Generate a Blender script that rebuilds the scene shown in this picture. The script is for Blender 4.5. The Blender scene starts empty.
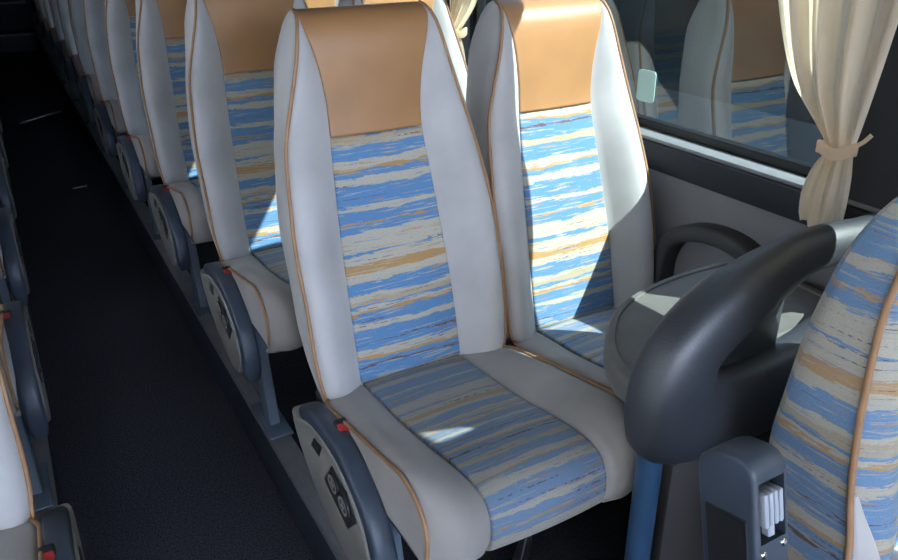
import bpy, bmesh, math, random
import numpy as np
from mathutils import Vector, Matrix
C = bpy.context.collection
SC = bpy.context.scene
H = 1.39                       # lens height above the aisle floor
ZP = .17                       # top of the seat podium
random.seed(7)

# ------------------------------------------------------------------ materials
def new_mat(name):
    m = bpy.data.materials.new(name); m.use_nodes = True
    nt = m.node_tree; nt.nodes.clear()
    out = nt.nodes.new('ShaderNodeOutputMaterial')
    return m, nt, out
def N(nt, typ, **kw):
    n = nt.nodes.new(typ)
    for k, v in kw.items():
        if k in n.inputs.keys() if hasattr(n.inputs, 'keys') else False: n.inputs[k].default_value = v
        else: setattr(n, k, v)
    return n
def principled(nt, out, col, rough=.6, metal=0, spec=.5, sheen=0):
    b = nt.nodes.new('ShaderNodeBsdfPrincipled')
    b.inputs['Base Color'].default_value = (*col, 1)
    b.inputs['Roughness'].default_value = rough
    b.inputs['Metallic'].default_value = metal
    b.inputs['Specular IOR Level'].default_value = spec
    b.inputs['Sheen Weight'].default_value = sheen
    nt.links.new(b.outputs[0], out.inputs[0])
    return b
def noisy(name, col, rough=.6, metal=0, spec=.5, nscale=6, var=.12, bump=0, bscale=300, sheen=0, col2=None, detail=4, bdist=.0006):
    m, nt, out = new_mat(name)
    b = principled(nt, out, col, rough, metal, spec, sheen)
    tc = nt.nodes.new('ShaderNodeTexCoord')
    no = nt.nodes.new('ShaderNodeTexNoise'); no.inputs['Scale'].default_value = nscale; no.inputs['Detail'].default_value = detail
    nt.links.new(tc.outputs['Object'], no.inputs['Vector'])
    ra = nt.nodes.new('ShaderNodeValToRGB')
    c2 = col2 or tuple(c*(1-var*1.6) for c in col)
    ra.color_ramp.elements[0].position = .3; ra.color_ramp.elements[0].color = (*c2, 1)
    ra.color_ramp.elements[1].position = .65; ra.color_ramp.elements[1].color = (*[min(1, c*(1+var*.4)) for c in col], 1)
    nt.links.new(no.outputs['Fac'], ra.inputs['Fac'])
    nt.links.new(ra.outputs['Color'], b.inputs['Base Color'])
    if bump:
        n2 = nt.nodes.new('ShaderNodeTexNoise'); n2.inputs['Scale'].default_value = bscale; n2.inputs['Detail'].default_value = 3
        nt.links.new(tc.outputs['Object'], n2.inputs['Vector'])
        bp = nt.nodes.new('ShaderNodeBump'); bp.inputs['Strength'].default_value = bump; bp.inputs['Distance'].default_value = bdist
        nt.links.new(n2.outputs['Fac'], bp.inputs['Height'])
        nt.links.new(bp.outputs[0], b.inputs['Normal'])
    return m

BLUE = (.105, .235, .43); BEIGE = (.44, .41, .335); OCHRE = (.42, .255, .105); BROWN = (.13, .085, .07); PALE = (.40, .34, .24)
BANDS = [(0, BLUE), (.050, BROWN), (.056, BLUE), (.080, OCHRE), (.092, BEIGE), (.118, BLUE), (.150, BROWN), (.154, BLUE),
         (.210, BEIGE), (.236, BLUE), (.281, OCHRE), (.290, BEIGE), (.302, BLUE), (.318, PALE), (.340, BEIGE), (.357, BLUE),
         (.412, BEIGE), (.448, OCHRE), (.478, BEIGE), (.525, BLUE), (.536, BEIGE), (.612, BLUE), (.645, OCHRE), (.656, BLUE),
         (.700, BEIGE), (.722, BLUE), (.800, BEIGE), (.835, BLUE), (.862, OCHRE), (.872, BEIGE), (.905, BLUE), (.968, PALE)]
def stripe_mat(name, phase=0., period=.49, sat=1., val=1.):
    m, nt, out = new_mat(name)
    L = nt.links.new
    b = principled(nt, out, BLUE, .9, 0, .2, .15)
    uv = nt.nodes.new('ShaderNodeUVMap'); uv.uv_map = 'UVMap'
    def noise(sx, sy, detail=3, rough=.6, off=0):
        mp = nt.nodes.new('ShaderNodeMapping'); mp.inputs['Scale'].default_value = (sx, sy, 1)
        mp.inputs['Location'].default_value = (off+phase*13, off*.7+phase*5, 0)
        L(uv.outputs[0], mp.inputs[0])
        n = nt.nodes.new('ShaderNodeTexNoise'); n.noise_dimensions = '2D'
        n.inputs['Scale'].default_value = 1; n.inputs['Detail'].default_value = detail; n.inputs['Roughness'].default_value = rough
        L(mp.outputs[0], n.inputs['Vector']); return n.outputs['Fac']
    def math_(op, a, bb, c=None):
        n = nt.nodes.new('ShaderNodeMath'); n.operation = op
        for i, v in enumerate((a, bb, c)):
            if v is None: continue
            if isinstance(v, (int, float)): n.inputs[i].default_value = v
            else: L(v, n.inputs[i])
        return n.outputs[0]
    sep = nt.nodes.new('ShaderNodeSeparateXYZ'); L(uv.outputs[0], sep.inputs[0])
    v = math_('DIVIDE', sep.outputs[1], period)
    v = math_('ADD', v, phase+2)
    v = math_('MULTIPLY_ADD', math_('SUBTRACT', noise(5, 26, 2, .5, 3), .5), .022, v)
    v = math_('MULTIPLY_ADD', math_('SUBTRACT', noise(40, 260, 4, .7, 9), .5), .016, v)
    v = math_('MULTIPLY_ADD', math_('SUBTRACT', noise(12, 95, 3, .6, 15), .5), .040, v)
    fr = math_('FRACT', v, 0)
    ra = nt.nodes.new('ShaderNodeValToRGB'); cr = ra.color_ramp; cr.interpolation = 'CONSTANT'
    while len(cr.elements) < len(BANDS): cr.elements.new(.5)
    for e, (pos, col) in zip(cr.elements, sorted(BANDS)): e.position = pos; e.color = (*col, 1)
    L(fr, ra.inputs['Fac'])
    def mix(fac, a, bcol):
        n = nt.nodes.new('ShaderNodeMix'); n.data_type = 'RGBA'
        L(fac, n.inputs[0]); L(a, n.inputs[6])
        if isinstance(bcol, tuple): n.inputs[7].default_value = (*bcol, 1)
        else: L(bcol, n.inputs[7])
        return n.outputs[2]
    def step(f, a, hi=None):
        n = nt.nodes.new('ShaderNodeMapRange'); n.inputs['From Min'].default_value = a; n.inputs['From Max'].default_value = (hi or a+.05)
        L(f, n.inputs[0]); return n.outputs[0]
    col = ra.outputs['Color']
    col = mix(math_('MULTIPLY', step(noise(9, 190, 4, .65, 21), .58), .75), col, BEIGE)
    col = mix(math_('MULTIPLY', step(noise(9, 170, 4, .65, 31), .64), .7), col, BLUE)
    col = mix(math_('MULTIPLY', step(noise(8, 150, 4, .7, 41), .62), .7), col, OCHRE)
    dash = math_('MULTIPLY', step(noise(4, 210, 1, .4, 51), .71), step(noise(110, 170, 2, .5, 57), .48))
    col = mix(math_('MULTIPLY', dash, .8), col, BROWN)
    # pile: fine horizontal threads
    th = noise(240, 900, 2, .6, 61)
    hs = nt.nodes.new('ShaderNodeHueSaturation'); hs.inputs['Saturation'].default_value = sat
    L(math_('MULTIPLY', math_('MULTIPLY_ADD', th, .5, .75), val), hs.inputs['Value']); L(col, hs.inputs['Color'])
    col = hs.outputs[0]
    L(col, b.inputs['Base Color'])
    bp = nt.nodes.new('ShaderNodeBump'); bp.inputs['Strength'].default_value = .35; bp.inputs['Distance'].default_value = .0008
    L(th, bp.inputs['Height']); L(bp.outputs[0], b.inputs['Normal'])
    return m

M = {}
M['grey'] = noisy('grey_velour', (.49, .48, .475), .9, 0, .2, 6, .11, .25, 500, .35)
M['worn_shaded'] = noisy('worn_shaded_velour', (.33, .308, .29), .9, 0, .2, 5, .16, .25, 500, .3)  # browner from wear; part of the darkening is cushion shade put into the colour
M['leather'] = noisy('tan_leather', (.40, .205, .085), .42, 0, .5, 7, .10, .35, 420, 0)
M['piping'] = noisy('tan_piping', (.36, .205, .11), .6, 0, .4, 30, .12)
M['stripe'] = stripe_mat('woven_stripe')
M['stripe_b'] = stripe_mat('woven_stripe_shifted', .115)
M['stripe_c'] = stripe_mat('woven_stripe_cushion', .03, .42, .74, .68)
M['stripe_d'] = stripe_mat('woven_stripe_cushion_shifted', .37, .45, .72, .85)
M['stripe_e'] = stripe_mat('woven_stripe_flank', .30, .66, .85, .9)
M['bar'] = noisy('slate_plastic', (.048, .064, .092), .45, 0, .5, 12, .14, .3, 600)
M['shield'] = noisy('grey_plastic', (.25, .245, .225), .5, 0, .5, 8, .1, .2, 500)
M['black'] = noisy('black_plastic', (.018, .019, .022), .45, 0, .5, 12, .1)
M['symbol'] = noisy('pale_symbol', (.42, .41, .37), .6)
M['red'] = noisy('red_plastic', (.45, .03, .03), .4)
M['steel'] = noisy('painted_steel', (.10, .135, .18), .45, 0, .5, 10, .1)
M['pole'] = noisy('blue_painted_tube', (.035, .085, .17), .3, 0, .6, 14, .12)
M['moulded'] = noisy('moulded_foam', (.030, .035, .044), .5, 0, 1.0, 20, .1, .5, 260, 0, None, 4, .001)
M['tray'] = noisy('tray_plastic', (.155, .15, .14), .6, 0, .4, 14, .12, .2, 400)
M['arm'] = noisy('dark_armrest_foam', (.05, .05, .052), .6, 0, .4)
M['wallpanel'] = noisy('wall_cloth', (.22, .215, .225), .85, 0, .2, 5, .08, .3, 400)
M['dark'] = noisy('dark_trim', (.012, .0145, .021), .6, 0, .4, 6, .1)
M['rubber'] = noisy('window_rubber', (.006, .0065, .008), .4)
M['alu'] = noisy('aluminium_trim', (.21, .215, .22), .55, .2, .5, 20, .08)
M['edge'] = noisy('ribbed_edge', (.24, .24, .25), .5, .3, .5, 14, .1)
M['carpet'] = noisy('aisle_carpet', (.070, .070, .082), .95, 0, .1, 220, .5, .8, 380, 0, (.016, .016, .02), 2, .003)
M['podium'] = noisy('podium_carpet', (.026, .027, .032), .95, 0, .1, 160, .4, .6, 300)
M['riser'] = noisy('riser_blue', (.040, .048, .066), .8, 0, .2, 40, .15)
M['ceil'] = noisy('ceiling_cloth', (.14, .135, .13), .9)
M['rearwall'] = noisy('rear_cloth', (.10, .10, .11), .9)
M['panel_dark'] = noisy('partition_board', (.040, .036, .034), .7)
M['curtain'] = noisy('cream_curtain', (.86, .76, .64), .85, 0, .2, 40, .06, .3, 500, .2)
M['asphalt'] = noisy('asphalt', (.030, .034, .033), .95, 0, .1, 1.2, .15)
M['facade'] = noisy('dark_hedge', (.012, .018, .016), .9, 0, .1, 1.1, .5)
M['bounce_facade'] = noisy('bounce_facade', (.55, .55, .56), .9, 0, .2, .8, .1)  # pale so the added left wall reflects sunlight into the coach
M['sticker'] = noisy('pale_sticker', (.45, .62, .56), .6)
M['white'] = noisy('white_paper', (.65, .65, .66), .7)
M['lever'] = noisy('pale_lever', (.38, .42, .48), .35)
M['chrome'] = noisy('chrome', (.6, .6, .62), .2, 1)
def glass_mat(name, tint):
    m, nt, out = new_mat(name)
    t = nt.nodes.new('ShaderNodeBsdfTransparent'); t.inputs[0].default_value = (*tint, 1)
    g = nt.nodes.new('ShaderNodeBsdfGlossy'); g.inputs['Roughness'].default_value = 0.0; g.inputs[0].default_value = (1, 1, 1, 1)
    f = nt.nodes.new('ShaderNodeFresnel'); f.inputs[0].default_value = 1.5
    k = nt.nodes.new('ShaderNodeMath'); k.operation = 'MULTIPLY'; k.inputs[1].default_value = 1.9; k.use_clamp = True
    x = nt.nodes.new('ShaderNodeMixShader')
    L = nt.links.new
    ge = nt.nodes.new('ShaderNodeNewGeometry'); fr = nt.nodes.new('ShaderNodeMath'); fr.operation = 'SUBTRACT'; fr.inputs[0].default_value = 1; L(ge.outputs['Backfacing'], fr.inputs[1])
    k2 = nt.nodes.new('ShaderNodeMath'); k2.operation = 'MULTIPLY'; L(k.outputs[0], k2.inputs[0]); L(fr.outputs[0], k2.inputs[1])   # the pane is one sheet: reflect on the near face only
    L(f.outputs[0], k.inputs[0]); L(k2.outputs[0], x.inputs[0]); L(t.outputs[0], x.inputs[1]); L(g.outputs[0], x.inputs[2]); L(x.outputs[0], out.inputs[0])
    return m
M['glass'] = glass_mat('tinted_glass', (.36, .40, .41)); M['clear'] = glass_mat('clear_glass', (.50, .52, .53))
def cloth_mat():
    m = M['curtain']; nt = m.node_tree; b = [n for n in nt.nodes if n.type == 'BSDF_PRINCIPLED'][0]
    t = nt.nodes.new('ShaderNodeBsdfTranslucent'); t.inputs[0].default_value = (.97, .80, .56, 1)
    x = nt.nodes.new('ShaderNodeMixShader'); x.inputs[0].default_value = .68
    out = [n for n in nt.nodes if n.type == 'OUTPUT_MATERIAL'][0]
    nt.links.new(b.outputs[0], x.inputs[1]); nt.links.new(t.outputs[0], x.inputs[2]); nt.links.new(x.outputs[0], out.inputs[0])
cloth_mat()

# ------------------------------------------------------------------ mesh helpers
def catmull(keys, n):
    """keys: rows of numbers; n samples along by index, smooth (Catmull-Rom)."""
    K = np.array(keys, float); m = len(K)
    seg = np.linalg.norm(np.diff(K[:, :2], axis=0), axis=1); s = np.concatenate([[0], np.cumsum(seg)])
    out = []
    for t in np.linspace(0, s[-1], n):
        i = min(max(int(np.searchsorted(s, t, 'right'))-1, 0), m-2)
        h = s[i+1]-s[i]; u = (t-s[i])/h
        d0 = (K[i+1]-K[i-1])/(s[i+1]-s[i-1]) if i > 0 else (K[i+1]-K[i])/h
        d1 = (K[i+2]-K[i])/(s[i+2]-s[i]) if i+2 < m else (K[i+1]-K[i])/h
        a = 2*u**3-3*u**2+1; b = u**3-2*u**2+u; c = -2*u**3+3*u**2; d = u**3-u**2
        out.append(a*K[i]+b*h*d0+c*K[i+1]+d*h*d1)
    return np.array(out)
def mesh_obj(name, verts, faces, mat, parent=None, uvs=None, smooth=True, autosmooth=None):
    me = bpy.data.meshes.new(name); me.from_pydata([tuple(map(float, v)) for v in verts], [], faces)
    bm = bmesh.new(); bm.from_mesh(me)
    bmesh.ops.recalc_face_normals(bm, faces=bm.faces)
    bm.to_mesh(me); bm.free()
    if uvs is not None:
        ul = me.uv_layers.new(name='UVMap')
        for l in me.loops: ul.data[l.index].uv = uvs[l.vertex_index]
    me.polygons.foreach_set('use_smooth', [smooth]*len(me.polygons))
    if autosmooth and smooth:
        me.set_sharp_from_angle(angle=math.radians(autosmooth))
    me.materials.append(mat)
    o = bpy.data.objects.new(name, me); C.objects.link(o)
    if parent: o.parent = parent
    return o
def bm_obj(name, bm, mat, parent=None, smooth=True, ang=35):
    me = bpy.data.meshes.new(name); bmesh.ops.recalc_face_normals(bm, faces=bm.faces); bm.to_mesh(me); bm.free()
    me.polygons.foreach_set('use_smooth', [smooth]*len(me.polygons))
    if smooth: me.set_sharp_from_angle(angle=math.radians(ang))
    me.materials.append(mat)
    o = bpy.data.objects.new(name, me); C.objects.link(o)
    if parent: o.parent = parent
    return o
def add_box(bm, lo, hi, bevel=0, seg=2, mtx=None):
    r = bmesh.ops.create_cube(bm, size=1)
    vs = r['verts']
    c = [(a+b)/2 for a, b in zip(lo, hi)]; d = [b-a for a, b in zip(lo, hi)]
    for v in vs: v.co = Vector((v.co[i]*d[i]+c[i] for i in range(3)))
    if bevel:
        es = list({e for v in vs for e in v.link_edges})
        r2 = bmesh.ops.bevel(bm, geom=es, offset=bevel, segments=seg, affect='EDGES', profile=.5)
        vs = [v for v in r2['verts']] + [v for v in vs if v.is_valid]
        vs = list({v for v in vs if v.is_valid})
    if mtx is not None:
        for v in vs: v.co = mtx @ v.co
def box_obj(name, lo, hi, mat, parent=None, bevel=.004, mtx=None):
    bm = bmesh.new(); add_box(bm, lo, hi, bevel, 2, mtx); return bm_obj(name, bm, mat, parent)
def prism(bm, poly, x0, x1, bevel=0, seg=2):
    """poly in (y,z), extruded along x."""
    a = [bm.verts.new((x0, y, z)) for y, z in poly]; b = [bm.verts.new((x1, y, z)) for y, z in poly]
    n = len(poly); fs = [bm.faces.new(a), bm.faces.new(b[::-1])]
    for i in range(n): fs.append(bm.faces.new((a[i], b[i], b[(i+1) % n], a[(i+1) % n])))
    bmesh.ops.recalc_face_normals(bm, faces=fs)
    if bevel:
        es = list(set(fs[0].edges) | set(fs[1].edges))
        bmesh.ops.bevel(bm, geom=es, offset=bevel, segments=seg, affect='EDGES', profile=.5, clamp_overlap=True)
def sweep(path, prof, closed_path=False, up=(1, 0, 0), scale=None):
    """prof: list of (a,b): a along 'up' side, b along the normal in the path plane."""
    P = [Vector(p) for p in path]; n = len(P); V = []; F = []
    m = len(prof)
    for i, p in enumerate(P):
        if closed_path: t = P[(i+1) % n]-P[i-1]
        else: t = P[min(i+1, n-1)]-P[max(i-1, 0)]
        t.normalize(); u = Vector(up); u = (u-t*u.dot(t)).normalized(); w = t.cross(u)
        s = 1 if scale is None else scale[i]
        for a, b in prof: V.append(p+u*a*s+w*b*s)
    for i in range(n if closed_path else n-1):
        j = (i+1) % n
        for k in range(m):
            F.append((i*m+k, i*m+(k+1) % m, j*m+(k+1) % m, j*m+k))
    if not closed_path:
        F.append(tuple(range(m))[::-1]); F.append(tuple(range((n-1)*m, n*m)))
    return V, F
def circ(r, n=8): return [(r*math.cos(2*math.pi*k/n), r*math.sin(2*math.pi*k/n)) for k in range(n)]
def rrect(w, h, r, n=3):
    out = []
    for cx, cy, a0 in ((w-r, h-r, 0), (-w+r, h-r, 90), (-w+r, -h+r, 180), (w-r, -h+r, 270)):
        for k in range(n+1):
            a = math.radians(a0+90*k/n); out.append((cx+r*math.cos(a), cy+r*math.sin(a)))
    return out
def merge(parts):
    V, F = [], []
    for v, f in parts:
        o = len(V); V += list(v); F += [tuple(i+o for i in q) for q in f]
    return V, F
def tag(o, label=None, cat=None, group=None, kind=None):
    if label: o['label'] = label
    if cat: o['category'] = cat
    if group: o['group'] = group
    if kind: o['kind'] = kind
    return o
def root(name, loc, label, cat, group=None):
    o = bpy.data.objects.new(name, None); C.objects.link(o); o.location = loc; o.empty_display_size = .05
    return tag(o, label, cat, group)
def struct(name, lo, hi, mat, bevel=0):
    return tag(box_obj(name, lo, hi, mat, None, bevel), kind='structure')

# ------------------------------------------------------------------ the coach seat
# backrest rows: y (front, centre), z, half width, half panel, bolster depth, thickness
BACK = [(-.012, .262, .186, .116, .030, .09), (-.002, .335, .202, .117, .046, .115), (.018, .43, .215, .117, .056, .13),
        (.047, .55, .2165, .115, .062, .13), (.078, .66, .2165, .110, .058, .13), (.105, .76, .207, .104, .048, .12),
        (.123, .835, .196, .099, .036, .118), (.128, .90, .178, .100, .026, .122), (.130, .96, .160, .108, .018, .125),
        (.132, 1.002, .149, .118, .010, .115), (.140, 1.036, .141, .127, .004, .092), (.156, 1.057, .134, .130, .001, .06),
        (.184, 1.066, .129, .128, 0, .014)]
def back_rows(n=46): return catmull(BACK, n)
def bolster_y(q, b): return -b*(math.sin(math.pi*.5*min(1, q*1.25))**1.3)*(1-.28*max(0, (q-.75)/.25)**2)
NP = 12; NB = 7
def front_point(R, x):
    """front surface at half-coordinates of row R for lateral x."""
    y, z, w, p, b, T = R
    ax = abs(x)
    if ax <= p:
        return y - .004*(1-(ax/p)**2)
    return y + bolster_y((ax-p)/max(w-p, 1e-4), b)
def make_back(parent, stripe):
    rows = back_rows()
    V = []; F = []; m = None
    for R in rows:
        y, z, w, p, b, T = R
        ring = []
        xs = [-w+(w-p)*k/NB for k in range(NB+1)]
        for x in xs: ring.append((x, front_point(R, x), z))
        ring[-1] = (-p, y+.004, z)
        for k in range(1, NP): ring.append((-p+2*p*k/NP, y+.008, z))
        ring.append((p, y+.004, z))
        for k in range(1, NB+1):
            x = p+(w-p)*k/NB; ring.append((x, front_point(R, x), z))
        ys = ring[-1][1]; yr = y+T; tp = min(1, max(0, (.97-z)/.12)); rw = w*(.93-.075*tp)
        for q, bul in ((.3, .002-.004*tp), (.65, .003-.012*tp), (.9, .001-.019*tp)): ring.append((w+bul*min(1, T/.08), ys+(yr-ys)*q, z))
        for k in range(0, 7): ring.append((rw-2*rw*k/6, yr+.012*(1-(1-2*k/6)**2)*min(1, T/.08), z))
        for q, bul in ((.9, .001-.019*tp), (.65, .003-.012*tp), (.3, .002-.004*tp)): ring.append((-w-bul*min(1, T/.08), ys+(yr-ys)*q, z))
        m = len(ring); V += ring
    n = len(rows)
    for i in range(n-1):
        for k in range(m): F.append((i*m+k, i*m+(k+1) % m, (i+1)*m+(k+1) % m, (i+1)*m+k))
    F.append(tuple(range(m))); F.append(tuple(range((n-1)*m, n*m)))
    body = mesh_obj('backrest', V, F, M['grey'], parent)
    # panels
    def patch(name, sel, mat, label=None, pad=0):
        V = []; U = []; F = []
        cols = [-1.0, -1.0, -.985, -.955]+[(-.9+1.8*k/NP) for k in range(NP+1)]+[.955, .985, 1.0, 1.0]
        mm = len(cols); s = 0; prev = None
        for ri, R in enumerate(sel):
            y, z, w, p, b, T = R
            if prev is not None: s += math.hypot(y-prev[0], z-prev[1])
            prev = (y, z)
            ends = min(ri, len(sel)-1-ri)
            for ci, c in enumerate(cols):
                dep = {0: .010, 1: .0015, mm-1: .010, mm-2: .0015}.get(ci, 0)
                if ends == 0: dep = .008
                elif ends == 1 and pad: dep += .001
                V.append((c*p, front_point(R, c*p*.999)-.0008+dep, z)); U.append((c*p, -s))
        for i in range(len(sel)-1):
            for k in range(mm-1): F.append((i*mm+k, i*mm+k+1, (i+1)*mm+k+1, (i+1)*mm+k))
        o = mesh_obj(name, V, F, mat, parent, U)
        return o
    def sub(z0, z1, n):
        zs = rows[:, 1]; idx = np.linspace(z0, z1, n)
        mono = np.maximum.accumulate(zs+np.arange(len(zs))*1e-7)
        return [np.array([np.interp(zz, mono, rows[:, c]) for c in range(6)]) for zz in idx]
    def ends(sel):   # tuck row ends
        a = sel[0].copy(); b = sel[-1].copy(); return [a]+list(sel)+[b]
    st = sub(.355, .834, 40)[::-1]
    pa = patch('back_panel', ends(st), stripe)
    le = [r for r in rows if r[1] > .842]; le = sub(.8365, .842, 2)+le
    hp = patch('headrest_panel', ends(le), M['leather'])
    # piping along both front edges and over the top
    path = []
    for R in rows[1:]: path.append((-R[2]-.001, front_point(R, -R[2])-.001, R[1]))
    left = path; right = [(-a, b, c) for a, b, c in path]
    for pth in (left, right):
        V, F = sweep(pth, circ(.0037, 7)); mesh_obj('piping', V, F, M['piping'], parent)

# cushion rows: y, z(top), half width, lower z
CPROF = [(.045, .335), (.0, .352), (-.06, .360), (-.14, .366), (-.24, .380), (-.33, .398), (-.40, .410), (-.445, .412), (-.472, .402),
         (-.488, .380), (-.492, .35), (-.488, .322), (-.476, .300)]
def make_cushion(parent, stripe):
    rows = catmull(CPROF, 44); n = len(rows)
    arc = np.concatenate([[0], np.cumsum(np.linalg.norm(np.diff(rows, axis=0), axis=1))])
    def width(y, z): return .2150 - .045*max(0, (y+.07)/.08)**1.5 if y < .01 else .17 - .014*min(1, max(0, (-.36-y)/.10))**2
    PW = .113
    def normal(i):
        a = rows[min(i+1, n-1)]-rows[max(i-1, 0)]; a /= np.linalg.norm(a); return np.array([a[1], -a[0]])   # outward: up on top, forward at the front
    def P(i, x):
        y, z = rows[i]; w = width(y, z); ax = abs(x); nv = normal(i)
        q = max(0, (ax-PW)/(w-PW))
        hb = .034*min(1, max(0, (.0-y)/.20))**.8
        if i > n*.70: hb *= max(.3, 1-(i-n*.70)/(n*.30)*.8)
        off = hb*(math.sin(math.pi*.5*min(1, q*1.15)))**1.5*(1-.22*max(0, (q-.80)/.20)**2) if q > 0 else 0
        cen = .004*(1-min(1, ax/PW)**2)
        back = .035*max(0, (q-.4)/.6)**2*max(0, min(1, (-.36-y)/.09))
        return (x, y+nv[0]*(off+cen)+back, z+nv[1]*(off+cen))
    V = []; F = []
    NBc = 9
    for i in range(n):
        y, z = rows[i]; w = width(y, z)
        xs = [-w+(w-PW)*k/NBc for k in range(NBc+1)]
        ring = [P(i, x) for x in xs]
        def rec(x):
            a = P(i, x); nv = normal(i); return (x, a[1]-nv[0]*.007, a[2]-nv[1]*.007)
        ring[-1] = rec(-PW)
        ring += [rec(-PW+2*PW*k/NP) for k in range(1, NP)]+[rec(PW)]
        ring += [P(i, PW+(w-PW)*k/NBc) for k in range(1, NBc+1)]
        # side and underside
        zb = min(.285, z-.004)
        e = ring[-1]; yb = max(e[1], -.455)
        ring += [(w+.005, e[1]+.004, e[2]*.6+zb*.4), (w+.004, yb, e[2]*.2+zb*.8), (w-.02, yb, zb), (-w+.02, yb, zb), (-w-.004, yb, e[2]*.2+zb*.8), (-w-.005, e[1]+.004, e[2]*.6+zb*.4)]
        m = len(ring); V += ring
    for i in range(n-1):
        for k in range(m): F.append((i*m+k, i*m+(k+1) % m, (i+1)*m+(k+1) % m, (i+1)*m+k))
    F.append(tuple(range(m))); F.append(tuple(range((n-1)*m, n*m)))
    mesh_obj('cushion', V, F, M['worn_shaded'], parent)
    cols = [-1, -1, -.985, -.955]+[(-.9+1.8*k/NP) for k in range(NP+1)]+[.955, .985, 1, 1]
    mm = len(cols); V = []; U = []; F = []
    for i in range(n):
        nv = normal(i)
        for ci, c in enumerate(cols):
            a = P(i, c*PW*.999); dep = {0: -.009, mm-1: -.009, 1: -.001, mm-2: -.001}.get(ci, .0012)
            if i in (0, n-1): dep = -.004
            V.append((c*PW, a[1]+nv[0]*dep, a[2]+nv[1]*dep)); U.append((c*PW, -arc[i]))
    for i in range(n-1):
        for k in range(mm-1): F.append((i*mm+k, i*mm+k+1, (i+1)*mm+k+1, (i+1)*mm+k))
    mesh_obj('cushion_panel', V, F, stripe, parent, U)
    pl = []
    for i in range(3, n-1):
        w = width(*rows[i]); a = P(i, -w); pl.append((-w-.002, a[1]-.001, a[2]+.001))
    for pth in (pl, [(-a, b, c) for a, b, c in pl]):
        V, F = sweep(pth, circ(.0037, 7)); mesh_obj('piping', V, F, M['piping'], parent)

BARP = [(.004, .325), (-.05, .350), (-.12, .364), (-.20, .362), (-.262, .340), (-.316, .300), (-.345, .238), (-.345, .165)]
SHLOW = [(.032, .326), (.026, .300), (.0, .262), (-.05, .220), (-.10, .188), (-.20, .150), (-.28, .152), (-.322, .19)]
def make_aisle_side(parent, sgn):
    """folded-down armrest and its plastic side cover; sgn=-1 for an aisle on the -x side."""
    bp = catmull(BARP, 26)
    bx = .237
    def mx(x): return sgn*x
    path = [(mx(bx), y, z) for y, z in bp]
    sc = [.72, .9]+[1]*22+[.92, .7]
    V, F = sweep(path, rrect(.021, .021, .009), scale=sc)
    mesh_obj('armrest', V, F, M['bar'], parent, autosmooth=50)
    bm = bmesh.new()
    top = [(y, z-.004) for y, z in catmull(BARP[:7], 14)]
    poly = [tuple(p) for p in catmull(SHLOW, 18)][::-1]   # from front low to rear
    poly = poly + [(y, z) for y, z in top]
    prism(bm, poly, mx(.262), mx(.212), .009, 3)
    sh = bm_obj('side_cover', bm, M['shield'], parent, True, 60)
    def plate(bm, pts, d0, d1, bev): prism(bm, pts, mx(.262+d0), mx(.262+d1), bev, 2)
    bm = bmesh.new(); plate(bm, [(-.150, .275), (-.196, .340), (-.262, .328), (-.302, .292), (-.256, .243)], -.010, .0025, .0015)
    bm_obj('control_plate', bm, M['black'], sh)
    bm = bmesh.new(); plate(bm, [(-.085, .312), (-.108, .344), (-.148, .348), (-.128, .314)], -.01, .0015, .001)
    bm_obj('finger_slot', bm, M['black'], sh)
    for cy, cz in ((-.206, .308), (-.252, .293)):
        def oval(ry, rz, nn=20): return [(cy+ry*math.cos(a)*.92-rz*math.sin(a)*.25, cz+rz*math.sin(a)+ry*.2*math.cos(a)) for a in [2*math.pi*k/nn for k in range(nn)]]
        bm = bmesh.new(); plate(bm, oval(.025, .020), 0, .006, .001); bt = bm_obj('button', bm, M['black'], sh)
        bm = bmesh.new()
        o1 = oval(.0205, .0165); o2 = oval(.0155, .012); x = mx(.262+.0068)
        a = [bm.verts.new((x, y, z)) for y, z in o1]; b = [bm.verts.new((x, y, z)) for y, z in o2]
        for k in range(20): bm.faces.new((a[k], a[(k+1) % 20], b[(k+1) % 20], b[k]))
        for dy, dz, wy, wz in ((0, 0, .0022, .0110), (-.006, .001, .003, .0028), (.006, -.001, .003, .0028)):
            q = [bm.verts.new((x, cy+dy+sy*wy, cz+dz+sz*wz)) for sy, sz in ((-1, -1), (1, -1), (1, 1), (-1, 1))]; bm.faces.new(q)
        bm_obj('button_symbol', bm, M['symbol'], bt, False)
    # belt buckle between cover and cushion
    bm = bmesh.new()
    mt = Matrix.Translation((mx(.2235), -.165, .372)) @ Matrix.Rotation(.5, 4, 'X')
    add_box(bm, (-.012, -.030, -.05), (.012, .030, .012), .004, 2, mt); bk = bm_obj('belt_buckle', bm, M['black'], parent)
    bm = bmesh.new(); add_box(bm, (-.010, -.0315, -.012), (.010, .018, .0145), .002, 1, mt); bm_obj('release_button', bm, M['red'], bk)
def make_base(parent, sgn, aisle):
    x = -.195 if sgn < 0 else .195
    bm = bmesh.new()
    if aisle:
        for xx in (x,): prism(bm, [(-.345, 0), (-.285, 0), (-.215, .300), (-.285, .300)], xx-.014, xx+.014, .003, 1)
        bm_obj('leg', bm, M['steel'], parent)
        box_obj('foot_plate', (x-.03, -.40, 0), (x+.03, -.22, .008), M['steel'], parent, .002)
    else:
        box_obj('leg', (-x-.014, -.32, .010), (-x+.014, -.26, .29), M['steel'], parent, .003)
    bm = bmesh.new()
    add_box(bm, (-.20, -.40, .262), (.20, .02, .290), .004, 1); add_box(bm, (-.20, -.03, .255), (.20, .06, .335), .004, 1)
    bm_obj('seat_frame', bm, M['black'], parent)
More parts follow.
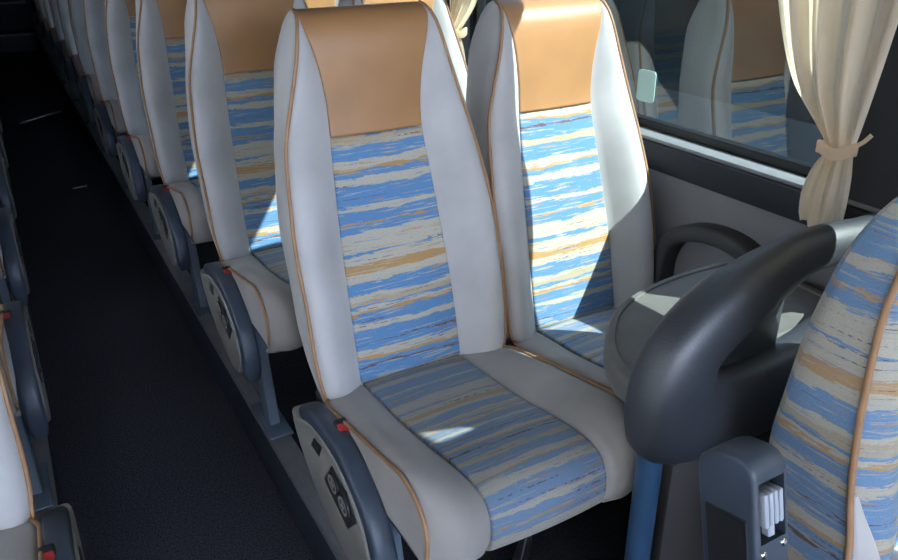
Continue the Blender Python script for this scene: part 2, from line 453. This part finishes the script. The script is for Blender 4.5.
def make_seat(label, aisle, sgn, mats):
    t = root('coach_seat', (0, 0, 0), label, 'seat')
    make_back(t, mats[0]); make_cushion(t, mats[1])
    if aisle: make_aisle_side(t, sgn)
    make_base(t, sgn, aisle)
    return t
def copy_tree(o, parent=None):
    c = o.copy(); C.objects.link(c)
    if parent: c.parent = parent
    for ch in list(o.children): copy_tree(ch, c)
    return c

PITCH = .78; Y0 = 1.25; XA = .614; XW = 1.064
ordn = ['', 'second', 'third', 'fourth', 'fifth', 'sixth', 'seventh', 'eighth', 'ninth', 'tenth', 'eleventh', 'twelfth']
seatA = make_seat('large grey and blue aisle seat in the foreground, bright sun triangle on its cushion', True, -1, (M['stripe'], M['stripe_c']))
seatA.location = (XA, Y0, ZP)
tag(seatA, group='aisle seats on the right')
for i in range(1, 11):
    c = copy_tree(seatA); c.location = (XA, Y0+PITCH*i, ZP)
    c['label'] = {1: 'grey and blue striped aisle seat directly behind the large foreground one',
                  2: 'tan topped aisle seat, third back along the right of the aisle'}.get(i, ordn[i+1]+' seat back along the right edge of the aisle, counted from the large foreground one')
seatW = make_seat('sunlit window seat beside the pane, its tan headrest in full sun', False, -1, (M['stripe_b'], M['stripe_d']))
YW = Y0+.016
ZW = ZP-.010
seatW.location = (XW, YW, ZW)
tag(seatW, group='window seats on the right')
for i in range(1, 5):
    c = copy_tree(seatW); c.location = (XW, YW+PITCH*i, ZW)
    c['label'] = {1: 'window seat behind the sunlit one, a bright bolster edge showing between headrests'}.get(i, ordn[i+1]+' window seat back on the right, sunlit top behind the front headrests')
XL = .258-XA; YL = 1.154
seatL = make_seat('nearest left aisle seat, armrest end at the bottom left corner', True, 1, (M['stripe'], M['stripe_c']))
seatL.location = (XL+.032, YL+.02, ZP)
tag(seatL, group='aisle seats on the left')
for i in range(1, 8):
    c = copy_tree(seatL); c.location = (XL+.010, YL+.11+PITCH*i, ZP)
    c['label'] = {1: 'second left aisle seat, curved slate armrest showing at the left edge'}.get(i, ordn[i+1]+' seat back along the left edge of the aisle')

# ------------------------------------------------------------------ coach shell
XR = 1.33; XLW = .272-XR
YF, YB = -2.6, 11.6
def merge_boxes(name, boxes, mat, bevel=0):
    bm = bmesh.new()
    for lo, hi in boxes: add_box(bm, lo, hi, bevel)
    return tag(bm_obj(name, bm, mat), kind='structure')
XE, XEL = .39, -.118
merge_boxes('floor', [((XEL-.01, YF, -.05), (XE+.01, 10.5, 0))], M['carpet'])
merge_boxes('floor_podium_right', [((XE+.03, YF, 0), (XR+.1, 10.5, ZP))], M['podium'])
merge_boxes('floor_podium_left', [((XLW-.1, YF, 0), (XEL-.03, 10.5, ZP))], M['podium'])
merge_boxes('trim_1', [((XE, YF, 0), (XE+.03, 10.5, ZP-.012))], M['riser'])
merge_boxes('trim_2', [((XEL-.03, YF, 0), (XEL, 10.5, ZP-.012))], M['riser'])
def edge_trim(name, x, s):
    bx = [((min(x-.004*s, x+.050*s), YF, ZP-.012), (max(x-.004*s, x+.050*s), 10.5, ZP+.003))]
    for k in range(4):
        a = x+s*(.006+.011*k); bx.append(((min(a, a+.006*s), YF, ZP+.003), (max(a, a+.006*s), 10.5, ZP+.0055)))
    return merge_boxes(name, bx, M['edge'])
edge_trim('trim_3', XE, 1); edge_trim('trim_4', XEL, -1)
def nose(name, x, s):
    a = x-.006*s; return merge_boxes(name, [((min(a, a+.004*s), YF, ZP-.004), (max(a, a+.004*s), 10.5, ZP+.006))], M['alu'])
nose('trim_5', XE, 1)
nose('trim_6', XEL, -1)
# rear steps
tag(box_obj('floor_step', (XLW, 10.5, -.05), (XR, 10.95, .19), M['carpet'], None, 0), kind='structure')
tag(box_obj('trim_7', (XEL, 10.492, .175), (XE, 10.53, .196), M['steel'], None, .003), kind='structure')
tag(box_obj('floor_step_upper', (XLW, 10.95, -.05), (XR, 11.6, .50), M['carpet'], None, 0), kind='structure')
tag(box_obj('trim_8', (XEL, 10.942, .485), (XE, 10.98, .506), M['steel'], None, .003), kind='structure')
struct('wall_rear', (XLW, YB, 0), (XR, YB+.1, 2.05), M['rearwall'])
ZS = .902; ZT = 1.855
# right wall: lower panel, pillars, header
merge_boxes('wall_right', [((XR, YF, -.3), (XR+.12, YB, ZS-.055)), ((XR+.01, YF, ZT), (XR+.12, YB, 2.05))], M['wallpanel'])
merge_boxes('wall_left', [((XLW-.12, YF, -.3), (XLW, YB, ZS-.05)), ((XLW-.12, YF, ZT), (XLW-.01, YB, 2.05))], M['wallpanel'])
struct('ceiling', (XLW-.12, YF, 2.02), (XR+.12, YB, 2.08), M['ceil'])
# dashboard bulkhead far in front of the seats
struct('wall_front', (XLW-.12, YF-.1, -.05), (XR+.12, YF, .95), M['dark'])
merge_boxes('trim_9', [((XR-.012, YF, ZS-.075), (XR+.10, YB, ZS-.010))], M['dark'], .004)
merge_boxes('trim_10', [((XR-.004, YF, ZS-.010), (XR+.055, YB, ZS))], M['alu'], .003)
pill = [(-2.6, -2.45), (-1.0, -.75), (.61, .75), (2.27, 2.50), (3.95, 4.15), (5.6, 5.8), (7.3, 11.6)]  # long last span is an added solid block keeping sun off the rear steps
for k, (a, b) in enumerate(pill):
    if k == 2:
        bm = bmesh.new(); lo = [(XR-.002, .60), (XR-.002, .836), (XR+.006, .836), (XR+.10, .735), (XR+.10, .60)]
        A = [bm.verts.new((x, y, ZS)) for x, y in lo]; B = [bm.verts.new((x, y, ZT)) for x, y in lo]
        bm.faces.new(A); bm.faces.new(B[::-1])
        for q in range(5): bm.faces.new((A[q], B[q], B[(q+1) % 5], A[(q+1) % 5]))
        tag(bm_obj('pillar_3', bm, M['dark'], None, False), kind='structure'); continue
    struct('pillar_%d' % (k+1), (XR-.002, a, ZS), (XR+.10, b, ZT), M['dark'], .006)
for k in range(len(pill)-1):
    a, b = pill[k][1], pill[k+1][0]
    g = tag(box_obj('window_%d' % (k+1), (XR+.065, a, ZS), (XR+.071, b, ZT), M['glass'], None, 0), kind='structure')
    bm = bmesh.new()
    for lo, hi in (((XR+.05, a, ZS), (XR+.08, b, ZS+.020)), ((XR+.05, a, ZT-.03), (XR+.08, b, ZT)), ((XR+.05, a, ZS+.020), (XR+.08, a+.02, ZT-.03)), ((XR+.05, b-.02, ZS+.020), (XR+.08, b, ZT-.03))):
        add_box(bm, lo, hi, .002, 1)
    bm_obj('window_gasket', bm, M['rubber'], g)
lp = [(-2.6, -2.4), (-.9, -.7), (.9, 1.1), (2.7, 2.9), (3.9, 11.6)]
for k in range(4):
    tag(box_obj('window_%d' % (k+20), (XLW-.06, lp[k][1], ZS-.05), (XLW-.054, lp[k+1][0], ZT), M['clear'], None, 0), kind='structure')
for k, (a, b) in enumerate([(-2.6, -2.4), (-.9, -.7), (.9, 1.1), (2.7, 2.9), (3.9, 11.6)]):  # long last span is added in place of windows to darken the rear seats
    struct('pillar_%d' % (k+20), (XLW-.10, a, ZS-.05), (XLW, b, ZT), M['dark'])
# unseen luggage racks over both sides
tag(box_obj('luggage_rack_right', (.93, YF, 1.90), (XR, YB, 2.0), M['ceil'], None, .01), kind='structure')
tag(box_obj('luggage_rack_left', (XLW, YF, 1.90), (.272-.93, YB, 2.0), M['ceil'], None, .01), kind='structure')

# outside
struct('ground', (XR+.6, -30, -1.15), (9.0, 40, -1.10), M['asphalt'])
struct('wall_outside', (9.0, -30, -1.15), (9.6, 40, 8.5), M['facade'])
struct('bounce_wall_left', (-6.6, -30, -1.15), (-6.0, 40, 8.5), M['bounce_facade'])  # unseen wall added to bounce sunlight in through the left windows
struct('ground_left', (-6.0, -30, -1.15), (XLW-.6, 40, -1.10), M['asphalt'])

# sticker on the pane
bm = bmesh.new(); prism(bm, [(1.456+a, H-.391+b) for a, b in rrect(.031, .039, .010)], XR+.0625, XR+.0645)
st = bm_obj('window_sticker', bm, M['sticker'], None, False)
tag(st, 'small pale green rounded sticker on the window pane beside the sunlit seat', 'sticker')

# ------------------------------------------------------------------ curtains
def curtain(name, loc, W, label, seed, mat=M['curtain']):
    """gathered curtain: loc = tie point; keys z -> (y left edge, y right edge) relative to tie."""
    rnd = random.Random(seed)
    t = root(name, loc, label, 'curtain')
    keys = [(.79, -.185, .078), (.50, -.19, .074), (.30, -.185, .066), (.20, -.160, .057), (.10, -.112, .047), (.045, -.060, .041), (.012, -.022, .037), (0, -.014, .036), (-.014, -.016, .037), (-.05, -.036, .042), (-.10, -.048, .044), (-.140, -.044, .043), (-.152, -.038, .042)]
    K = catmull([(z*1.0, a, b) for z, a, b in keys], 60)
    V = []; F = []; nx = 90
    ph = [rnd.uniform(0, 6.28) for _ in range(4)]
    for z, a, b in K:
        wdt = b-a; tight = min(1, max(.0, (wdt-.07)/.15))
        for k in range(nx+1):
            q = k/nx
            amp = .006+.010*tight
            x = amp*(math.sin(2*math.pi*3.6*q+ph[0])+.45*math.sin(2*math.pi*7.3*q+ph[1]+z*2)+.15*math.sin(2*math.pi*17*q+ph[2]+z*5))
            qq = q+.018*math.sin(2*math.pi*3.6*q+ph[3])
            env = math.sin(math.pi*q)**.4 if 0 < q < 1 else 0
            # -y is toward the front of the coach; edge "a" faces the rear
            dz = -.006*math.sin(2*math.pi*2.2*q+ph[2]) if z < -.13 else 0
            V.append((x*env-.018*env*(1-tight), -(a+wdt*qq)*W, z+dz))
    for i in range(len(K)-1):
        for k in range(nx): F.append((i*(nx+1)+k, i*(nx+1)+k+1, (i+1)*(nx+1)+k+1, (i+1)*(nx+1)+k))
    o = mesh_obj('cloth', V, F, mat, t)
    # tie band
    ring = [(math.cos(a)*.030-.012, math.sin(a)*.030*W-.011, .004*math.sin(a*3)) for a in [2*math.pi*k/28 for k in range(28)]]
    V, F = sweep(ring, rrect(.011, .004, .003, 2), True, up=(0, 0, 1))
    mesh_obj('tie_band', V, F, mat, t)
    V, F = sweep([(-.0, -.036*W, .006), (.012, -.044*W, .016), (.02, -.05*W, .028)], circ(.004, 6)); mesh_obj('tie_cord', V, F, mat, t)
    return t
curtain('window_curtain', (1.272, .835, H-.380), 1, 'large cream curtain tied back at the dark window pillar on the right', 3)
curtain('window_curtain', (1.300, 2.235, H-.338), -1, 'pale curtain tied at the rear pillar, seen between the two front seats', 5)

def drawn(name, loc, poly_edges, label):  # unseen curtain added to block sun, edges leaving gaps for the sun patches
    t = root(name, loc, label, 'curtain')
    V = []; F = []; nx = 70; zz = sorted(set(list(np.linspace(.91, 1.855, 40))+[p[0] for p in poly_edges])); rows = [(z, np.interp(z, [p[0] for p in poly_edges], [p[1] for p in poly_edges]), np.interp(z, [p[0] for p in poly_edges], [p[2] for p in poly_edges])) for z in zz]
    for z, a, b in rows:
        for k in range(nx+1):
            y = a+(b-a)*k/nx
            V.append((.012*math.sin(y*34)+.004*math.sin(y*71+1), y-loc[1], z-loc[2]))
    for i in range(len(rows)-1):
        for k in range(nx): F.append((i*(nx+1)+k, i*(nx+1)+k+1, (i+1)*(nx+1)+k+1, (i+1)*(nx+1)+k))
    o = mesh_obj('cloth', V, F, M['curtain'], t)
drawn('window_curtain', (1.268, -.4, .91), [(.91, -.74, .205), (1.40, -.74, .205), (1.505, -.74, .207), (1.636, -.74, .096), (1.70, -.74, .05), (1.855, -.74, .0)], 'added unseen cream curtain, shaped to mask sun through the front window')
drawn('window_curtain', (1.307, .26, .91), [(.91, .09, .36), (1.16, .10, .39), (1.222, .11, .43), (1.245, .12, .632), (1.566, .172, .632), (1.726, .112, .632), (1.732, -.01, .632), (1.855, -.12, .632)], 'second added unseen cream curtain, its edge cut to shape the sun patches')

# ------------------------------------------------------------------ partition with grab loop and tray
PY = .71; KS = PY/.75
pt = root('partition', (.757, PY, ZP), 'dark moulded partition with a padded grab loop on a blue pole before the front seats', 'partition')
OUT = [(1.325, -.515), (1.22, -.488), (1.118, -.482), (1.024, -.496), (.930, -.522), (.848, -.566), (.793, -.622), (.764, -.70), (.762, -.765), (.785, -.822), (.85, -.855), (.95, -.868), (1.10, -.868), (1.25, -.865), (1.325, -.82), (1.326, -.66)]
INN = [(1.265, -.575), (1.20, -.564), (1.14, -.564), (1.092, -.574), (1.032, -.598), (.978, -.628), (.934, -.654), (.920, -.670), (.922, -.686), (.942, -.698), (.957, -.703), (1.0, -.708), (1.08, -.706), (1.17, -.69), (1.245, -.65), (1.270, -.61)]
def closed_smooth(pts, per=6):
    n = len(pts); P = [np.array(p) for p in pts]; out = []
    for i in range(n):
        p0, p1, p2, p3 = P[i-1], P[i], P[(i+1) % n], P[(i+2) % n]
        for k in range(per):
            t = k/per; out.append(.5*((2*p1)+(-p0+p2)*t+(2*p0-5*p1+4*p2-p3)*t*t+(-p0+3*p1-3*p2+p3)*t**3))
    return out
sx = lambda p: (p[0]*KS + .075*max(0, p[0]-1.18)/.145, p[1]*KS)
O_, I_ = closed_smooth([sx(p) for p in OUT]), closed_smooth([sx(p) for p in INN])
V = []; F = []; ns = 20
for a, b in zip(O_, I_):
    c = (a+b)/2; d = (a-b)/2; L_ = np.linalg.norm(d)
    for k in range(ns):
        t = 2*math.pi*k/ns; ct, st_ = math.cos(t), math.sin(t)
        e = 1.0 if L_ < .06 else .72
        ca = math.copysign(abs(ct)**e, ct); sa = math.copysign(abs(st_)**e, st_)
        V.append((c[0]+d[0]*ca-.757, .036*sa*min(1.25, max(.9, L_/.045)), c[1]+d[1]*ca+H-ZP))
n = len(O_)
for i in range(n):
    for k in range(ns): F.append((i*ns+k, i*ns+(k+1) % ns, ((i+1) % n)*ns+(k+1) % ns, ((i+1) % n)*ns+k))
mesh_obj('grab_loop', V, F, M['moulded'], pt)
V, F = sweep([(.012, 0, 0), (.012, 0, .30), (.012, 0, .45)], circ(.0215, 20), up=(1, 0, 0)); o = mesh_obj('pole', V, F, M['pole'], pt, autosmooth=60)
box_obj('panel_board', (.055, -.012, .01), (.525, .012, .40), M['panel_dark'], pt, .004)
box_obj('grip_recess', (.13, .006, H-.735*KS-ZP), (.285, .014, H-.585*KS-ZP), M['moulded'], pt, .002)
# tray
cx = [(.755, .75), (.775, .735), (.85, .735), (1.0, .735), (1.15, .735), (1.25, .735), (1.275, .76), (1.283, .84), (1.283, .96), (1.262, .995), (1.18, 1.004), (1.06, 1.0), (.95, .975), (.865, .930), (.80, .865), (.762, .80)]
tp = closed_smooth(cx, 5); zt = H-.662
V = []; F = []; lev = [(1, -.052), (1.02, -.046), (1.03, -.03), (1.03, -.012), (1.018, -.003), (1.0, .0), (.94, .0), (.93, -.003), (.9, -.003), (0.02, -.003)]
cen = np.mean(tp, axis=0)
for s, dz in lev:
    for p in tp:
        q = cen+(p-cen)*s; V.append((q[0]-.757, max(q[1], PY+.02)-PY, zt+dz-ZP))
m = len(tp)
for i in range(len(lev)-1):
    for k in range(m): F.append((i*m+k, i*m+(k+1) % m, (i+1)*m+(k+1) % m, (i+1)*m+k))
F.append(tuple(range(m))[::-1]); F.append(tuple(range((len(lev)-1)*m, len(lev)*m)))
tray = mesh_obj('tray_table', V, F, M['tray'], pt, autosmooth=40)

# wall armrest
ar = catmull([(1.245, -.83), (1.243, -.76), (1.215, -.70), (1.16, -.666), (1.09, -.651), (1.02, -.656), (.96, -.682), (.925, -.72), (.915, -.78)], 34)
V, F = sweep([(1.306, y, z+H) for y, z in ar], rrect(.030, .019, .012), up=(1, 0, 0))
wa = mesh_obj('wall_armrest', V, F, M['arm'], None, autosmooth=60)
tag(wa, 'dark arched armrest on the grey side wall beside the sunlit window seat', 'armrest')

# ------------------------------------------------------------------ folding front seat at the right edge
fs = root('folding_seat', (1.08, .50, ZP), 'striped seat back with tan piping at the right edge, nearest the lens', 'seat')
# profile of the flank (y,z) relative to the camera height
def fseat():
    zs = [-.98, -.90, -.80, -.714, -.62, -.524, -.45, -.39, -.338, -.302, -.284]
    yr = [.50, .535, .572, .584, .576, .565, .550, .534, .512, .490, .470]
    yf = [.424, .424, .425, .443, .455, .461, .462, .456, .447, .446, .452]
    K = catmull(list(zip(zs, yr, yf)), 40)
    V = []; U = []; F = []
    VP = []; UP = []; FP = []; pip = []
    x0, x1 = .868, 1.20
    for z, a, b in K:
        tt = max(0, (z+.40)/.10); ins = .012*tt**2
        xl, xr = x0+ins, x1-ins
        ring = []
        ring += [(xl+.012, a), (xl+.002, a-.012)]
        for q in (.15, .3, .45, .6, .75, .9): ring.append((xl-.004*math.sin(math.pi*q), a+(b-a)*q))
        ring += [(xl, b)]
        for k in range(1, 31):
            u = k/31; bul = .028*math.sin(math.pi*min(1, u*3.2))*(1 if u < .31 else 0)+.022*math.sin(math.pi*min(1, (1-u)*3.2))*(1 if u > .69 else 0)
            ring.append((xl+(xr-xl)*u, b-bul))
        ring += [(xr, b), (xr, a), ((xl+xr)/2, a+.01)]
        m = len(ring); s = 0
        for j, (x, y) in enumerate(ring):
            if j: s += math.hypot(x-ring[j-1][0], y-ring[j-1][1])
            V.append((x-1.08, y-.50, z+H-ZP)); U.append((s, z))
        pip.append((xl-.001-1.08, b-.002-.50, z+H-ZP))
    n = len(K)
    for i in range(n-1):
        for k in range(m): F.append((i*m+k, i*m+(k+1) % m, (i+1)*m+(k+1) % m, (i+1)*m+k))
    F.append(tuple(range(m))); F.append(tuple(range((n-1)*m, n*m)))
    mesh_obj('backrest', V, F, M['stripe_e'], fs, U, autosmooth=70)
    V, F = sweep(pip, circ(.005, 8)); mesh_obj('piping', V, F, M['piping'], fs)
    # grey bolster along the front edge, low down, lying on the same surface
    sub = [r for r in K if r[0] < -.70]; V = []; F = []
    for z, a, b in sub:
        um = .004+.16*min(1, max(0, (-.70-z)/.16))**1.2
        for k in range(11):
            u = .012+um*k/10; bul = .028*math.sin(math.pi*min(1, u*3.2)) if u < .31 else 0
            V.append((x0+(x1-x0)*u-1.08, b-bul-(.0025 if 0 < k < 10 else -.004)-.50, z+H-ZP))
    for i in range(len(sub)-1):
        for k in range(10): F.append((i*11+k, i*11+k+1, (i+1)*11+k+1, (i+1)*11+k))
    mesh_obj('bolster', V, F, M['grey'], fs)
    # cushion, base
    bm = bmesh.new(); add_box(bm, (-.20, -.50, .27), (.115, -.03, .37), .03, 4); mesh = bm_obj('cushion', bm, M['grey'], fs)
    box_obj('leg', (-.17, -.30, 0), (-.13, -.20, .28), M['steel'], fs, .004)
    box_obj('leg', (.06, -.30, 0), (.10, -.20, .28), M['steel'], fs, .004)
fseat()
# raised armrest with the recline lever, tilted like the back
mt = Matrix.Translation((.705-1.08, .505-.50, H-.612-ZP)) @ Matrix.Rotation(math.radians(-14), 4, 'X')
def arm():
    bm = bmesh.new()
    w, d, hgt = .031, .046, .40
    rz0, rz1, rw = -.024, -.108, .0225
    prof = [(-d, -hgt), (-d, -.016)] + [(-.5*d-.5*d*math.cos(q)*1.0, -.016+.022*math.sin(q)) for q in (.5, 1.0, 1.5)] + [(.2*d, .006), (.6*d, -.002), (.9*d, -.014), (d, -.032), (d, -hgt)]
    L = [bm.verts.new((-w, y, z)) for y, z in prof]; R = [bm.verts.new((w, y, z)) for y, z in prof]
    sides = [bm.faces.new(L), bm.faces.new(R[::-1])]
    for q in range(1, len(prof)): bm.faces.new((L[q], R[q], R[(q+1) % len(prof)], L[(q+1) % len(prof)]))
    fr = [bm.verts.new((x, -d, z)) for x, z in ((-rw, rz1), (rw, rz1), (rw, rz0), (-rw, rz0))]
    bk = [bm.verts.new((x, -d+.026, z)) for x, z in ((-rw, rz1), (rw, rz1), (rw, rz0), (-rw, rz0))]
    oc = [L[0], R[0], R[1], L[1]]
    for q in range(4):
        bm.faces.new((oc[q], oc[(q+1) % 4], fr[(q+1) % 4], fr[q])); bm.faces.new((fr[q], fr[(q+1) % 4], bk[(q+1) % 4], bk[q]))
    bm.faces.new(bk)
    bm.normal_update()
    bmesh.ops.bevel(bm, geom=list(set(sides[0].edges) | set(sides[1].edges)), offset=.0065, segments=3, affect='EDGES', profile=.5, clamp_overlap=True)
    for v in bm.verts: v.co = mt @ v.co
    a = bm_obj('armrest', bm, M['bar'], fs, True, 40)
    bm = bmesh.new(); add_box(bm, (-rw+.001, -d+.022, rz1+.001), (rw-.001, -d+.0255, rz0-.001), 0); 
    for v in bm.verts: v.co = mt @ v.co
    bm_obj('recess', bm, M['black'], a)
    bm = bmesh.new()
    for k in range(4): add_box(bm, (-.017+.0088*k, -d-.004, rz1+.022), (-.017+.0088*k+.0078, -d+.020, rz0-.016), .003, 2)
    add_box(bm, (-.015, -d+.003, rz1+.026), (.016, -d+.018, rz0-.02), .002, 1)
    add_box(bm, (-.006, -d+.001, rz1+.004), (.006, -d+.014, rz1+.03), .002, 1)
    for v in bm.verts: v.co = mt @ v.co
    bm_obj('recline_lever', bm, M['lever'], a)
    for sx, sz in ((-.018, -.122), (.018, -.118)):
        bm = bmesh.new(); bmesh.ops.create_uvsphere(bm, u_segments=12, v_segments=8, radius=.0055)
        for v in bm.verts: v.co = mt @ (Vector((v.co.x+sx, v.co.y*.5-d, v.co.z+sz)))
        bm_obj('screw', bm, M['chrome'], a)
    bm = bmesh.new(); add_box(bm, (-w-.0015, -d+.012, -hgt+.01), (-w+.004, d-.012, -.075), .002, 1)
    for v in bm.verts: v.co = mt @ v.co
    bm_obj('side_plate', bm, M['black'], a)
arm()

# ------------------------------------------------------------------ small things
def straw(name, a, b, r, label, cat):
    V, F = sweep([a, tuple((p+q)/2+(.002 if i == 1 else 0) for i, (p, q) in enumerate(zip(a, b))), b], circ(r, 6), up=(0, 0, 1))
    return tag(mesh_obj(name, V, F, M['white']), label, cat)
straw('paper_strip', (.01, 6.57, .006), (.322, 6.84, .006), .006, 'long thin white strip lying across the far aisle carpet', 'litter')
straw('paper_strip', (.189, 4.69, .004), (.263, 4.70, .004), .0035, 'short white scrap on the aisle carpet, nearer than the long strip', 'litter')
# strap with clip under the front seat
sp = root('seat_strap', (.62, .90, ZP), 'black strap with a dull metal clip lying under the large front seat', 'strap')
V, F = sweep(catmull([(.075, .06, .0), (.085, .04, .10), (.07, .02, .13), (.04, .0, .06), (.0, -.03, .012), (-.05, -.05, .008)], 24), rrect(.015, .0025, .002, 2), up=(0, 0, 1))
mesh_obj('webbing', V, F, M['black'], sp)
ring = [(-.075+.022*math.cos(a), -.058+.015*math.sin(a), .010) for a in [2*math.pi*k/20 for k in range(20)]]
V, F = sweep(ring, circ(.003, 6), True, up=(0, 0, 1)); mesh_obj('clip', V, F, M['steel'], sp)

# ------------------------------------------------------------------ light
w = bpy.data.worlds.new('sky'); SC.world = w; w.use_nodes = True
bg = w.node_tree.nodes['Background']; bg.inputs[0].default_value = (.60, .735, 1.0, 1); bg.inputs[1].default_value = 14
sun = bpy.data.lights.new('sun', 'SUN'); sun.energy = 60; sun.angle = math.radians(.4); sun.color = (1, .95, .87)
so = bpy.data.objects.new('sun', sun); C.objects.link(so)
SUN = Vector((1, -1.1, 1.38))
so.rotation_euler = SUN.to_track_quat('Z', 'Y').to_euler()
so.location = (4, -6, 6)

# ------------------------------------------------------------------ camera
cam = bpy.data.cameras.new('camera'); co = bpy.data.objects.new('camera', cam); C.objects.link(co)
R_ = Vector((0.8696028, -0.49369163, -0.0077164)); D_ = Vector((-0.21761694, -0.3691949, -0.90351425)); F_ = Vector((0.44320856, 0.78737774, -0.42848858))
mw = Matrix(((R_.x, -D_.x, -F_.x, 0), (R_.y, -D_.y, -F_.y, 0), (R_.z, -D_.z, -F_.z, H), (0, 0, 0, 1)))
co.matrix_world = mw
cam.sensor_width = 36; cam.lens = 768.06*36/898; cam.clip_start = .02
SC.camera = co
SC.view_settings.view_transform = 'Standard'; SC.view_settings.look = 'None'; SC.view_settings.gamma = 1; SC.view_settings.use_curve_mapping = False
SC.view_settings.exposure = .48
SC.cycles.max_bounces = 8; SC.cycles.transparent_max_bounces = 12; SC.cycles.use_denoising = True
SC.cycles.sample_clamp_indirect = 6
